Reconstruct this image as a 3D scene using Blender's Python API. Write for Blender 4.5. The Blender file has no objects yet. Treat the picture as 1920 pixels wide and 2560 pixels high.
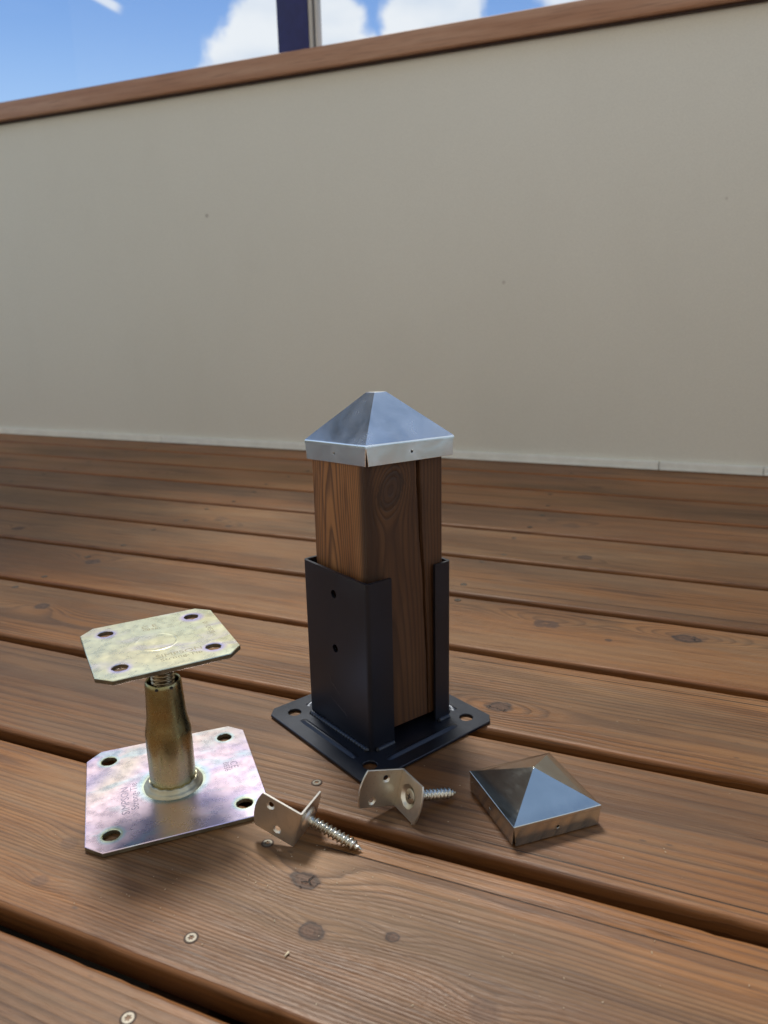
import bpy, bmesh, math, random
from mathutils import Vector, Matrix, Euler
from mathutils import noise as mn
from mathutils.geometry import delaunay_2d_cdt
import numpy as np
random.seed(7)
sc = bpy.context.scene
COL = sc.collection

# ------------------------------------------------------------------ camera
ROLL = -0.0217
PITCH = 0.2591
CAMH = 0.3857
c_, s_ = math.cos(PITCH), math.sin(PITCH)
fw = Vector((0, c_, -s_)); rt0 = Vector((1, 0, 0)); up0 = Vector((0, s_, c_))
rt = rt0 * math.cos(ROLL) + up0 * math.sin(ROLL)
up = up0 * math.cos(ROLL) - rt0 * math.sin(ROLL)
cam = bpy.data.cameras.new('camera')
cam_o = bpy.data.objects.new('camera', cam); COL.objects.link(cam_o)
M = Matrix((rt, up, -fw)).transposed().to_4x4(); M.translation = Vector((0, 0, CAMH))
cam_o.matrix_world = M
cam.sensor_fit = 'VERTICAL'; cam.sensor_height = 36; cam.sensor_width = 27
cam.lens = 1858.3 / 2560 * 36
cam.clip_start = 0.02; cam.clip_end = 2000
cam.dof.use_dof = True; cam.dof.focus_distance = 0.66; cam.dof.aperture_fstop = 7.5
sc.camera = cam_o

# ------------------------------------------------------------------ light
SUN_EL, SUN_AZ = math.radians(60), math.radians(-14)     # azimuth from +y towards +x
world = bpy.data.worlds.new('World'); sc.world = world; world.use_nodes = True
wn = world.node_tree; wn.nodes.clear()


class NT:
    """small helper to write node trees"""
    def __init__(self, tree): self.t = tree
    def n(self, typ, **kw):
        nd = self.t.nodes.new(typ)
        for k, v in kw.items(): setattr(nd, k, v)
        return nd
    def put(self, sock, v):
        if hasattr(v, 'is_output') or isinstance(v, bpy.types.NodeSocket): self.t.links.new(v, sock)
        elif v is not None:
            if isinstance(v, (tuple, list, Vector)):
                v = tuple(v)
                if sock.type == 'RGBA' and len(v) == 3: v = v + (1,)
            sock.default_value = v
    def m(self, op, a, b=None, c=None, clamp=False):
        nd = self.n('ShaderNodeMath', operation=op, use_clamp=clamp)
        for i, v in enumerate((a, b, c)):
            if v is not None: self.put(nd.inputs[i], v)
        return nd.outputs[0]
    def vm(self, op, a, b=None, scale=None):
        nd = self.n('ShaderNodeVectorMath', operation=op)
        self.put(nd.inputs[0], a)
        if b is not None: self.put(nd.inputs[1], b)
        if scale is not None: self.put(nd.inputs['Scale'], scale)
        return nd.outputs['Value'] if op in ('DOT_PRODUCT', 'LENGTH', 'DISTANCE') else nd.outputs[0]
    def ss(self, v, lo, hi, a=0.0, b=1.0):
        nd = self.n('ShaderNodeMapRange', interpolation_type='SMOOTHSTEP')
        self.put(nd.inputs[0], v)
        for i, x in enumerate((lo, hi, a, b)): self.put(nd.inputs[i + 1], x)
        return nd.outputs[0]
    def lin(self, v, lo, hi, a=0.0, b=1.0):
        nd = self.n('ShaderNodeMapRange')
        self.put(nd.inputs[0], v)
        for i, x in enumerate((lo, hi, a, b)): self.put(nd.inputs[i + 1], x)
        return nd.outputs[0]
    def noise(self, vec, scale, detail=3, rough=.5, dist=0.0, col=False):
        nd = self.n('ShaderNodeTexNoise')
        self.put(nd.inputs['Vector'], vec); self.put(nd.inputs['Scale'], scale)
        nd.inputs['Detail'].default_value = detail; nd.inputs['Roughness'].default_value = rough
        nd.inputs['Distortion'].default_value = dist
        return nd.outputs['Color' if col else 'Fac']
    def mix(self, f, a, b, blend='MIX'):
        nd = self.n('ShaderNodeMix', data_type='RGBA', blend_type=blend)
        self.put(nd.inputs[0], f); self.put(nd.inputs[6], a); self.put(nd.inputs[7], b)
        return nd.outputs[2]
    def sep(self, v):
        nd = self.n('ShaderNodeSeparateXYZ'); self.put(nd.inputs[0], v); return nd.outputs
    def comb(self, x, y, z):
        nd = self.n('ShaderNodeCombineXYZ')
        for i, v in enumerate((x, y, z)): self.put(nd.inputs[i], v)
        return nd.outputs[0]
    def ramp(self, f, stops, interp='LINEAR'):
        nd = self.n('ShaderNodeValToRGB'); cr = nd.color_ramp; cr.interpolation = interp
        while len(cr.elements) < len(stops): cr.elements.new(.5)
        for e, (p, c) in zip(cr.elements, stops):
            e.position = p; e.color = tuple(c) + ((1,) if len(c) == 3 else ())
        self.put(nd.inputs[0], f); return nd.outputs[0]


N = NT(wn)
sky = N.n('ShaderNodeTexSky', sky_type='NISHITA')
sky.sun_disc = False; sky.sun_elevation = SUN_EL; sky.sun_rotation = SUN_AZ
sky.air_density = 1.0; sky.dust_density = 0.1; sky.ozone_density = 4.0; sky.altitude = 100
tc = N.n('ShaderNodeTexCoord')
d = N.vm('NORMALIZE', tc.outputs['Generated'])
dx, dy, dz = N.sep(d)
# scattered cumulus on a flat layer
pz = N.m('ADD', N.m('MAXIMUM', dz, 0.0), 0.16)
lay = N.comb(N.m('DIVIDE', dx, pz), N.m('DIVIDE', dy, pz), 0.35)
cn = N.noise(lay, 1.25, 7, .56, .15)
cumulus = N.ss(cn, .50, .60)
# the cumulus bank that stands over the wall
edge = N.noise(d, 11.0, 8, .62, .1)
edge = N.m('MULTIPLY', N.m('SUBTRACT', edge, .5), .075)
bank = None


def px_dir(x, y):
    v = fw + rt * (x - 960) / 1858.3 - up * (y - 1280) / 1858.3
    return v.normalized()


for (x, y, r) in ((690, 130, 112), (600, 170, 70), (830, 62, 72), (1075, 84, 112), (1160, 130, 60), (1420, -30, 60),
                  (900, 230, 120), (640, 330, 160), (1700, -200, 150)):
    v = px_dir(x, y)
    dist = N.vm('DISTANCE', d, tuple(v))
    b = N.ss(N.m('ADD', dist, edge), r / 1858.3 + .007, r / 1858.3 - .007)
    bank = b if bank is None else N.m('MAXIMUM', bank, b)
# clear patch of blue left of the bank
clear = N.ss(N.vm('DISTANCE', d, tuple(px_dir(230, 60))), .30, .17)
clear2 = N.ss(N.vm('DISTANCE', d, tuple(px_dir(1000, -60))), .24, .12)
clear = N.m('MAXIMUM', clear, clear2)
clear = N.m('MAXIMUM', clear, N.ss(N.vm('DISTANCE', d, tuple(Vector((.46, .26, .85)).normalized())), .50, .28))
clouds = N.m('MAXIMUM', bank, N.m('MULTIPLY', cumulus, N.m('SUBTRACT', 1.0, clear)))
# a short thin streak of cirrus
a, b = px_dir(205, -30), px_dir(312, 30)
ax = (b - a).normalized(); nrm = a.cross(b).normalized()
t_ = N.vm('DOT_PRODUCT', N.vm('SUBTRACT', d, tuple(a)), tuple(ax))
w_ = N.m('ABSOLUTE', N.vm('DOT_PRODUCT', d, tuple(nrm)))
streak = N.m('MULTIPLY', N.ss(w_, .0060, .0025), N.m('MULTIPLY', N.ss(t_, -.002, .01), N.ss(t_, (b - a).length, (b - a).length - .012)))
clouds = N.m('MAXIMUM', clouds, N.m('MULTIPLY', streak, .8))
clouds = N.m('MULTIPLY', clouds, N.ss(dz, .0, .06))
shade = N.noise(lay, 3.2, 4, .5)
ccol = N.mix(N.ss(shade, .35, .65), (6.2, 6.9, 8.0), (8.0, 8.25, 8.7))
hz = N.ss(dz, .36, .14)
skyt = N.mix(1.0, sky.outputs[0], (.88, .97, 1.10), 'MULTIPLY')
skyc = N.mix(N.m('MULTIPLY', hz, .65), skyt, (4.8, 6.5, 8.8))
veil = N.m('MULTIPLY', N.ss(N.noise(lay, .7, 5, .6, .4), .25, .75), N.ss(dz, .34, .62, 0.0, .55))
skyc = N.mix(veil, skyc, (6.6, 8.4, 10.4))
final = N.mix(clouds, skyc, ccol)
bg = N.n('ShaderNodeBackground'); N.put(bg.inputs['Color'], final); bg.inputs['Strength'].default_value = 0.067
wo = N.n('ShaderNodeOutputWorld'); wn.links.new(bg.outputs[0], wo.inputs[0])

sun = bpy.data.lights.new('sun', 'SUN'); sun.energy = 2.4; sun.angle = math.radians(15); sun.color = (1, .93, .82)
sun_o = bpy.data.objects.new('sun', sun); COL.objects.link(sun_o)
sd = Vector((math.sin(SUN_AZ) * math.cos(SUN_EL), math.cos(SUN_AZ) * math.cos(SUN_EL), math.sin(SUN_EL)))
sun_o.rotation_euler = sd.to_track_quat('Z', 'Y').to_euler()
sun_o.location = sd * 20
vs = sc.view_settings
vs.view_transform = 'Standard'; vs.look = 'None'; vs.exposure = 0.70; vs.gamma = 1; vs.use_curve_mapping = False
sc.cycles.max_bounces = 8

# ------------------------------------------------------------------ helpers
def link(o, parent=None):
    COL.objects.link(o)
    if parent is not None: o.parent = parent
    return o

def empty(name, loc=(0, 0, 0), rot=(0, 0, 0), **props):
    o = bpy.data.objects.new(name, None); COL.objects.link(o)
    o.location = loc; o.rotation_euler = rot; o.empty_display_size = .02
    for k, v in props.items(): o[k] = v
    return o

def smooth_by_angle(me, deg=35):
    bm = bmesh.new(); bm.from_mesh(me)
    lim = math.radians(deg)
    for f in bm.faces: f.smooth = True
    for e in bm.edges:
        if len(e.link_faces) == 2:
            e.smooth = e.calc_face_angle(0) < lim
        else: e.smooth = False
    bm.to_mesh(me); bm.free()

def mesh(name, bm, mat, parent=None, smooth=35, loc=None, rot=None, **props):
    me = bpy.data.meshes.new(name)
    bmesh.ops.recalc_face_normals(bm, faces=bm.faces)
    bm.to_mesh(me); bm.free()
    if smooth: smooth_by_angle(me, smooth)
    for m_ in (mat if isinstance(mat, (list, tuple)) else [mat]): me.materials.append(m_)
    o = bpy.data.objects.new(name, me); link(o, parent)
    if loc is not None: o.location = loc
    if rot is not None: o.rotation_euler = rot
    for k, v in props.items(): o[k] = v
    return o

def box(bm, x0, x1, y0, y1, z0, z1, bev=0, seg=2):
    r = bmesh.ops.create_cube(bm, size=1)
    vs_ = r['verts']
    for v in vs_:
        v.co = Vector(((x0 + x1) / 2 + v.co.x * (x1 - x0), (y0 + y1) / 2 + v.co.y * (y1 - y0), (z0 + z1) / 2 + v.co.z * (z1 - z0)))
    if bev:
        es = {e for v in vs_ for e in v.link_edges}
        bmesh.ops.bevel(bm, geom=list(es), offset=bev, segments=seg, affect='EDGES', profile=.5)

def lathe(bm, prof, seg=48, mat=0, close=False):
    rings = []
    for r, z in prof:
        rings.append([bm.verts.new((r * math.cos(2 * math.pi * i / seg), r * math.sin(2 * math.pi * i / seg), z)) for i in range(seg)])
    n = len(rings)
    for a in range(n if close else n - 1):
        A, B = rings[a], rings[(a + 1) % n]
        for i in range(seg):
            bm.faces.new((A[i], A[(i + 1) % seg], B[(i + 1) % seg], B[i]))
    return rings

def plate_with_holes(outline, holes, t, bev=.0006, seg=28):
    """flat plate (z 0..t) with through holes, lightly eased rims; holes = (x, y, r) or (x, y, r_bottom, r_top)"""
    bm = bmesh.new()
    def loops(ex, z, top):
        es = []
        n = len(outline)
        pts = []
        for i, (x, y) in enumerate(outline):
            px, py = outline[i - 1]; nx, ny = outline[(i + 1) % n]
            d1 = Vector((x - px, y - py)).normalized(); d2 = Vector((nx - x, ny - y)).normalized()
            n1 = Vector((-d1.y, d1.x)); n2 = Vector((-d2.y, d2.x))
            bis = (n1 + n2); k = 1 / max(.3, 1 + n1.dot(n2))
            q = Vector((x, y)) + bis * k * ex
            pts.append(bm.verts.new((q.x, q.y, z)))
        out = [pts]
        for h in holes:
            r = (h[3] if len(h) > 3 and top else h[2]) + ex
            out.append([bm.verts.new((h[0] + r * math.cos(2 * math.pi * i / seg), h[1] + r * math.sin(2 * math.pi * i / seg), z)) for i in range(seg)])
        return out
    lv = [loops(bev, 0, False), loops(0, bev, False), loops(0, t - bev, True), loops(bev, t, True)]
    for A, B in zip(lv, lv[1:]):
        for la, lb in zip(A, B):
            n = len(la)
            for i in range(n): bm.faces.new((la[i], la[(i + 1) % n], lb[(i + 1) % n], lb[i]))
    bm.edges.index_update()
    for L, top in ((lv[0], False), (lv[-1], True)):
        vs_ = [v for l in L for v in l]; ed = []; b_ = 0
        for l in L:
            ed += [(b_ + i, b_ + (i + 1) % len(l)) for i in range(len(l))]; b_ += len(l)
        r = delaunay_2d_cdt([Vector((v.co.x, v.co.y)) for v in vs_], ed, [], 0, 1e-9)
        back_ = [o_[0] if o_ else None for o_ in r[3]]
        for f in r[2]:
            if any(back_[i] is None for i in f): continue
            q_ = [vs_[back_[i]] for i in f]; cx = sum(v.co.x for v in q_) / 3; cy = sum(v.co.y for v in q_) / 3
            if any((cx - h[0]) ** 2 + (cy - h[1]) ** 2 < ((h[3] if len(h) > 3 and top else h[2])) ** 2 * .97 for h in holes): continue
            try: bm.faces.new(q_)
            except ValueError: pass
    return bm

def side_faces(o, mat):
    """give the sides and underside of a plate a darker metal in place of shade"""
    o.data.materials.append(mat)
    for f in o.data.polygons:
        if f.normal.z < .3: f.material_index = 1

def chamfer_rect(w, d, c):
    w /= 2; d /= 2
    return [(-w + c, -d), (w - c, -d), (w, -d + c), (w, d - c), (w - c, d), (-w + c, d), (-w, d - c), (-w, -d + c)]

def text_part(name, body, size, mat, parent, loc, rotz=0, sx=1.0, ext=.00012, rot=None, bold=.0):
    cu = bpy.data.curves.new(name, 'FONT'); cu.body = body; cu.size = size; cu.extrude = ext
    cu.align_x = 'CENTER'; cu.align_y = 'CENTER'; cu.offset = bold; cu.resolution_u = 3
    tmp = bpy.data.objects.new('tmp', cu); COL.objects.link(tmp)
    dg = bpy.context.evaluated_depsgraph_get()
    me = bpy.data.meshes.new_from_object(tmp.evaluated_get(dg))
    bpy.data.objects.remove(tmp)
    for v in me.vertices: v.co.x *= sx
    me.materials.clear(); me.materials.append(mat)
    o = bpy.data.objects.new(name, me); link(o, parent)
    o.location = loc; o.rotation_euler = rot if rot else (0, 0, rotz)
    return o

# ------------------------------------------------------------------ materials
def newmat(name):
    m_ = bpy.data.materials.new(name); m_.use_nodes = True
    m_.node_tree.nodes.clear()
    k = NT(m_.node_tree)
    p = k.n('ShaderNodeBsdfPrincipled'); o = k.n('ShaderNodeOutputMaterial')
    m_.node_tree.links.new(p.outputs[0], o.inputs[0])
    return m_, k, p

def objco(k):
    return k.n('ShaderNodeTexCoord').outputs['Object']

def bump(k, p, h, strength=.3, dist=.001):
    b = k.n('ShaderNodeBump'); b.inputs['Strength'].default_value = strength
    b.inputs['Distance'].default_value = dist
    k.put(b.inputs['Height'], h); k.put(p.inputs['Normal'], b.outputs[0])

def deck_wood(name, seed, knots=(), cracks=(), pith=(0.0, -.045), spacing=.0024, slope=.01, tone=(1, 1, 1), grey=.5, wide=False, contrast=1.0):
    """plank wood: growth rings round a pith that runs along x, bent round the knots"""
    m_, k, p = newmat(name)
    co = objco(k)
    x, y, z = k.sep(co)
    off = k.vm('ADD', co, (seed * 3.17, seed * 1.31, seed * .77))
    str1 = k.vm('MULTIPLY', off, (1.3, 7.0, 7.0))
    n1 = k.m('SUBTRACT', k.noise(str1, 1.0, 3, .5), .5)
    str2 = k.vm('MULTIPLY', off, (6.0, 40.0, 40.0))
    n2 = k.m('SUBTRACT', k.noise(str2, 1.0, 3, .6), .5)
    yy = k.m('ADD', k.m('SUBTRACT', y, pith[0]), k.m('MULTIPLY', x, slope))
    yy = k.m('ADD', yy, k.m('MULTIPLY', n1, .030))
    zz = k.m('SUBTRACT', z, pith[1])
    r = k.m('SQRT', k.m('ADD', k.m('MULTIPLY', yy, yy), k.m('MULTIPLY', zz, zz)))
    r = k.m('ADD', r, k.m('MULTIPLY', n2, .0035))
    kmask = None; rim = None; crk = None
    wob = k.m('MULTIPLY', k.m('SUBTRACT', k.noise(off, 48.0, 3, .6), .5), 1.5)
    rgs = None
    for (kx, ky, R, kind) in knots:
        ex = k.m('DIVIDE', k.m('SUBTRACT', x, kx), R); ey = k.m('DIVIDE', k.m('SUBTRACT', y, ky), R)
        g = k.m('EXPONENT', k.m('MULTIPLY', k.m('ADD', k.m('MULTIPLY', k.m('MULTIPLY', ex, ex), .055),
                                                  k.m('MULTIPLY', k.m('MULTIPLY', ey, ey), .30)), -1.0))
        r = k.m('SUBTRACT', r, k.m('MULTIPLY', g, R * 1.1))
        e = k.m('SQRT', k.m('ADD', k.m('MULTIPLY', k.m('MULTIPLY', ex, ex), .62), k.m('MULTIPLY', ey, ey)))
        e = k.m('MULTIPLY', k.m('ADD', e, wob), 1.22)
        if kind == 'ring':
            mk = k.m('MULTIPLY', k.ss(e, 1.05, .85), k.ss(e, .25, .6)); mk = k.m('MULTIPLY', mk, .8)
        else:
            mk = k.m('MULTIPLY', k.ss(e, 1.45, .75), .45 if kind == 'soft' else .82)
        rm = k.m('MULTIPLY', k.ss(k.m('ABSOLUTE', k.m('SUBTRACT', e, .92)), .22, .03), .0 if kind in ('ring', 'soft') else .75)
        if kind in ('star', 'crack'):
            vk = k.n('ShaderNodeTexVoronoi'); vk.feature = 'DISTANCE_TO_EDGE'; vk.inputs['Scale'].default_value = 1.0
            k.put(vk.inputs['Vector'], k.vm('ADD', k.vm('MULTIPLY', co, (.75 / R, 1.1 / R, .2)), k.vm('MULTIPLY', k.noise(off, 160.0, 3, .6, 0, True), (.7, .7, 0))))
            ck = k.m('MULTIPLY', k.ss(vk.outputs['Distance'], .055, .012), k.m('MULTIPLY', k.ss(e, 1.15, .6), k.ss(k.noise(off, 90.0, 2), .47, .56)))
            crk = ck if crk is None else k.m('MAXIMUM', crk, ck)
        rq = k.m('MULTIPLY', k.m('ADD', k.m('SINE', k.m('MULTIPLY', e, 17.0)), 1.0), .5); rgs = rq if rgs is None else k.mix(k.ss(e, 1.5, 1.2), rgs, rq)
        kmask = mk if kmask is None else k.m('MAXIMUM', kmask, mk)
        rim = rm if rim is None else k.m('MAXIMUM', rim, rm)
    # rings: slow darkening, sharp return
    fr = k.m('FRACT', k.m('DIVIDE', r, spacing))
    late = k.ramp(fr, [(0, (.55,) * 3), (.06, (.12,) * 3), (.45, (.0,) * 3), (.82, (.75,) * 3), (.93, (1,) * 3), (1, (.6,) * 3)])
    bigfr = k.m('FRACT', k.m('DIVIDE', r, spacing * 5.3))
    band = k.ss(k.m('ABSOLUTE', k.m('SUBTRACT', bigfr, .5)), .5, .0)
    fib = k.noise(k.vm('MULTIPLY', off, (22, 900, 900)), 1.0, 3, .7)
    fib2 = k.noise(k.vm('MULTIPLY', off, (7, 190, 190)), 1.0, 4, .65)
    patch = k.noise(k.vm('MULTIPLY', off, (3.0, 11, 11)), 1.0, 4, .6)
    fac = k.m('MULTIPLY', late, k.lin(k.noise(k.vm('MULTIPLY', off, (4, 50, 50)), 1.0, 2), .3, .7, .45, 1.0))
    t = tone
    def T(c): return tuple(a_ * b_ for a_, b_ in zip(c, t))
    light = k.mix(k.ss(patch, .35, .68), T((.268, .114, .030)), T((.246, .134, .056)))
    dark = k.mix(k.ss(patch, .35, .68), T((.064, .023, .006)), T((.068, .033, .014)))
    col = k.mix(k.m('MULTIPLY', fac, .88 * contrast), light, dark)
    col = k.mix(k.m('MULTIPLY', k.m('MULTIPLY', k.ss(fib2, .45, .72), grey), k.ss(patch, .3, .6)), col, T((.190, .132, .082)))
    col = k.mix(k.m('MULTIPLY', k.ss(fib2, .47, .30), .62), col, T((.075, .032, .013)))
    col = k.mix(k.m('MULTIPLY', k.ss(fib, .55, .72), .42), col, T((.36, .205, .098)))
    col = k.mix(k.m('MULTIPLY', k.ss(fib, .45, .25), .35), col, T((.06, .028, .013)))
    col = k.mix(k.m('MULTIPLY', band, .25), col, T((.11, .055, .028)))
    big = k.noise(k.vm('MULTIPLY', off, (1.6, 6.5, 6.5)), 1.0, 4, .6, .4)
    col = k.mix(1.0, col, k.mix(k.ss(big, .34, .66), (.60, .55, .50), (1.18, 1.14, 1.08)), 'MULTIPLY')
    # small dark specks and mildew
    vo = k.n('ShaderNodeTexVoronoi'); vo.feature = 'F1'
    k.put(vo.inputs['Vector'], k.vm('MULTIPLY', off, (34, 70, 70))); vo.inputs['Scale'].default_value = 1.0
    spk = k.m('MULTIPLY', k.ss(vo.outputs['Distance'], .13, .04), k.ss(k.noise(off, 14.0, 2), .50, .62))
    col = k.mix(k.m('MULTIPLY', spk, .6), col, (.045, .027, .02))
    # edges tinted orange brown: partly less wear, mostly top's sky sheen contrast put into colour
    ge = k.n('ShaderNodeNewGeometry')
    nz = k.m('ABSOLUTE', k.sep(ge.outputs['True Normal'])[2])
    edge_ = k.ss(k.m('ABSOLUTE', y), EDGE_IN, EDGE_IN + .006)
    edge_ = k.m('MULTIPLY', edge_, k.ss(k.m('ADD', fib2, 0), .25, .5))
    col = k.mix(k.m('MULTIPLY', edge_, .75), col, k.mix(k.m('MULTIPLY', fac, .6), T((.23, .092, .028)), T((.10, .036, .011))))
    if kmask is not None:
        kc = k.mix(k.m('ADD', k.m('MULTIPLY', k.ss(k.noise(off, 240.0, 3, .6), .35, .65), .55), k.m('MULTIPLY', k.sep(rgs)[0] if rgs.type != 'VALUE' else rgs, .4)), (.034, .018, .013), (.110, .060, .041))
        col = k.mix(kmask, col, kc)
        col = k.mix(rim, col, (.028, .017, .013))
    if crk is not None: col = k.mix(crk, col, (.008, .005, .004))
    hcr = None
    for (cx0, cx1, cy, cs, cw) in cracks:
        ln = k.m('ABSOLUTE', k.m('SUBTRACT', k.m('ADD', k.m('SUBTRACT', y, cy), k.m('MULTIPLY', n1, .004)), k.m('MULTIPLY', k.m('SUBTRACT', x, cx0), cs)))
        ln = k.m('MULTIPLY', k.ss(ln, cw, cw * .35), k.m('MULTIPLY', k.ss(x, cx0, cx0 + .03), k.ss(x, cx1, cx1 - .03)))
        ln = k.m('MULTIPLY', ln, k.ss(k.noise(k.vm('MULTIPLY', off, (12, 0, 0)), 1.0, 2), .28, .42))
        hcr = ln if hcr is None else k.m('MAXIMUM', hcr, ln)
    if hcr is not None: col = k.mix(k.m('MULTIPLY', hcr, .9), col, (.012, .007, .005))
    k.put(p.inputs['Base Color'], col)
    rough = k.lin(patch, .3, .7, .34, .50)
    rough = k.m('ADD', rough, k.m('MULTIPLY', fac, .10))
    rough = k.m('ADD', rough, k.m('MULTIPLY', k.ss(fib2, .4, .7), .10))
    if kmask is not None: rough = k.m('ADD', rough, k.m('MULTIPLY', kmask, .15))
    k.put(p.inputs['Roughness'], rough)
    p.inputs['Specular IOR Level'].default_value = .42
    h = k.m('ADD', k.m('MULTIPLY', fac, .35), k.m('MULTIPLY', fib, .5))
    h = k.m('ADD', h, k.m('MULTIPLY', fib2, .6))
    if kmask is not None: h = k.m('ADD', h, k.m('MULTIPLY', kmask, -.2))
    if crk is not None: h = k.m('SUBTRACT', h, k.m('MULTIPLY', crk, 2.0))
    if hcr is not None: h = k.m('SUBTRACT', h, k.m('MULTIPLY', hcr, 2.5))
    bump(k, p, h, .85, .0007)
    return m_

def simple(name, col, rough=.5, metal=0.0, spec=.5, nscale=None, namp=.1, bumpd=None, bscale=200):
    m_, k, p = newmat(name)
    co = objco(k)
    c = col
    if nscale:
        n_ = k.noise(co, nscale, 4, .6)
        c = k.mix(k.ss(n_, .3, .7), tuple(v * (1 - namp) for v in col), tuple(v * (1 + namp) for v in col))
    k.put(p.inputs['Base Color'], c)
    p.inputs['Roughness'].default_value = rough; p.inputs['Metallic'].default_value = metal
    p.inputs['Specular IOR Level'].default_value = spec
    if bumpd: bump(k, p, k.noise(co, bscale, 3, .6), .5, bumpd)
    return m_

def iridescent(name, hx, hy, base, second, third, halo_r, scale=28, seed=0, ring=None, rough=.34, rim=None, body=(.8, .8, .8)):
    """yellow-chromated zinc: interference colours drift over the plate and ring the holes"""
    m_, k, p = newmat(name)
    co = objco(k); off = k.vm('ADD', co, (seed, seed * .5, seed * .3))
    x, y, z = k.sep(co)
    n1 = k.noise(k.vm('MULTIPLY', off, (1.0, 1.5, 1.0)), scale, 2, .5, .6)
    n2 = k.noise(off, scale * .6, 3, .5, .4); n3 = k.noise(off, scale * 8, 4, .6)
    n1 = k.m('ADD', n1, k.m('MULTIPLY', k.m('SUBTRACT', n3, .5), .03))
    col = k.mix(k.ss(n1, .36, .64), base, second)
    col = k.mix(k.m('MULTIPLY', k.ss(n2, .46, .76), .85), col, third)
    n4 = k.noise(k.vm('MULTIPLY', off, (1.0, 2.2, 1.0)), scale * 1.5, 3, .5, .8)
    if rim: col = k.mix(k.m('MULTIPLY', k.ss(n4, .50, .76), .75), col, rim[0])
    if hx:
        ax_ = k.m('SUBTRACT', k.m('ABSOLUTE', x), hx); ay_ = k.m('SUBTRACT', k.m('ABSOLUTE', y), hy)
        dh = k.m('SQRT', k.m('ADD', k.m('MULTIPLY', ax_, ax_), k.m('MULTIPLY', ay_, ay_)))
        dh = k.m('ADD', dh, k.m('MULTIPLY', k.m('SUBTRACT', n2, .5), .008))
        f1 = k.ss(dh, halo_r + .0050, halo_r + .001); col = k.mix(k.m('MULTIPLY', f1, .75), col, rim[0])
        f2 = k.ss(dh, halo_r + .0022, halo_r); col = k.mix(k.m('MULTIPLY', f2, .85), col, rim[1])
    if ring:
        dr = k.m('SQRT', k.m('ADD', k.m('MULTIPLY', x, x), k.m('MULTIPLY', y, y)))
        dr = k.m('ADD', dr, k.m('MULTIPLY', k.m('SUBTRACT', n2, .5), .007))
        f1 = k.ss(dr, ring + .009, ring + .003); col = k.mix(k.m('MULTIPLY', f1, .7), col, rim[0])
        f2 = k.ss(dr, ring + .004, ring); col = k.mix(k.m('MULTIPLY', f2, .8), col, rim[1])
    # faint scuffs
    sc1 = k.noise(k.vm('MULTIPLY', off, (25, 400, 25)), 1.0, 2, .6)
    col = k.mix(k.m('MULTIPLY', k.ss(sc1, .60, .75), .12), col, (.45, .42, .44))
    
    k.put(p.inputs['Base Color'], col)
    p.inputs['Metallic'].default_value = 1.0
    k.put(p.inputs['Roughness'], k.lin(n3, .3, .7, rough - .02, rough + .05))
    bump(k, p, k.m('ADD', k.noise(off, 30, 2, .5), k.m('MULTIPLY', k.noise(off, 1100, 1, .5), .10)), .22, .0007)
    return m_

EDGE_IN = .0705
PITCHP = .1681; D0 = .2721; GAP = .0145
DECK_YAW = -.4028

m_dark = simple('stained_joist', (.055, .028, .014), .8, nscale=20)
m_steel = simple('stainless_screw_head', (.16, .15, .13), .5, 1.0, nscale=300, namp=.15)
m_socket = simple('screw_socket_shadowed', (.03, .027, .025), .7)
m_wallp = None

def wall_material():
    m_, k, p = newmat('beige_board')
    co = objco(k)
    n1 = k.noise(k.vm('MULTIPLY', co, (1.2, 1, .8)), 1.0, 3, .5); n2 = k.noise(co, 420, 2, .6)
    col = k.mix(k.ss(n1, .3, .7), (.82, .805, .705), (.86, .845, .745))
    col = k.mix(k.m('MULTIPLY', k.ss(n2, .3, .7), .22), col, (.47, .46, .40))
    n3 = k.noise(k.vm('MULTIPLY', co, (5, 1, 2.2)), 1.0, 5, .65); col = k.mix(k.m('MULTIPLY', k.ss(n3, .42, .75), .10), col, (.62, .60, .52))
    # small grimy spots
    vo = k.n('ShaderNodeTexVoronoi'); k.put(vo.inputs['Vector'], co); vo.inputs['Scale'].default_value = 3.1
    s1 = k.m('MULTIPLY', k.ss(vo.outputs['Distance'], .018, .010), .25); col = k.mix(s1, col, (.25, .2, .15))
    x, y, z = k.sep(co)
    for (sx_, sz_, r_, a_) in ((-1.362, .675, .007, .5), (-.48, .459, .006, .35), (.02, .62, .004, .3)):
        dd = k.m('SQRT', k.m('ADD', k.m('POWER', k.m('SUBTRACT', x, sx_), 2.0), k.m('POWER', k.m('SUBTRACT', z, sz_), 2.0)))
        col = k.mix(k.m('MULTIPLY', k.ss(dd, r_, r_ * .4), a_), col, (.2, .14, .1))
    scr = k.noise(k.vm('MULTIPLY', co, (3, 1, 60)), 1.0, 4, .7)
    col = k.mix(k.m('MULTIPLY', k.ss(scr, .70, .78), .18), col, (.40, .36, .30))
    k.put(p.inputs['Base Color'], col); p.inputs['Roughness'].default_value = .62
    bump(k, p, n2, .25, .0004)
    return m_
m_wall = wall_material()
m_trim = simple('cream_trim', (.82, .81, .73), .5, nscale=30, namp=.05)

# ------------------------------------------------------------------ setting: ground, deck
bm = bmesh.new(); bmesh.ops.create_grid(bm, x_segments=8, y_segments=8, size=400)
mg, kg, pg = newmat('short_grass')
cg = objco(kg); g1 = kg.noise(cg, 2.0, 5, .6)
kg.put(pg.inputs['Base Color'], kg.mix(kg.ss(g1, .35, .65), (.035, .055, .018), (.075, .09, .03))); pg.inputs['Roughness'].default_value = .9
mesh('ground', bm, mg, loc=(0, 0, -.32), smooth=0, kind='structure')

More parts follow.
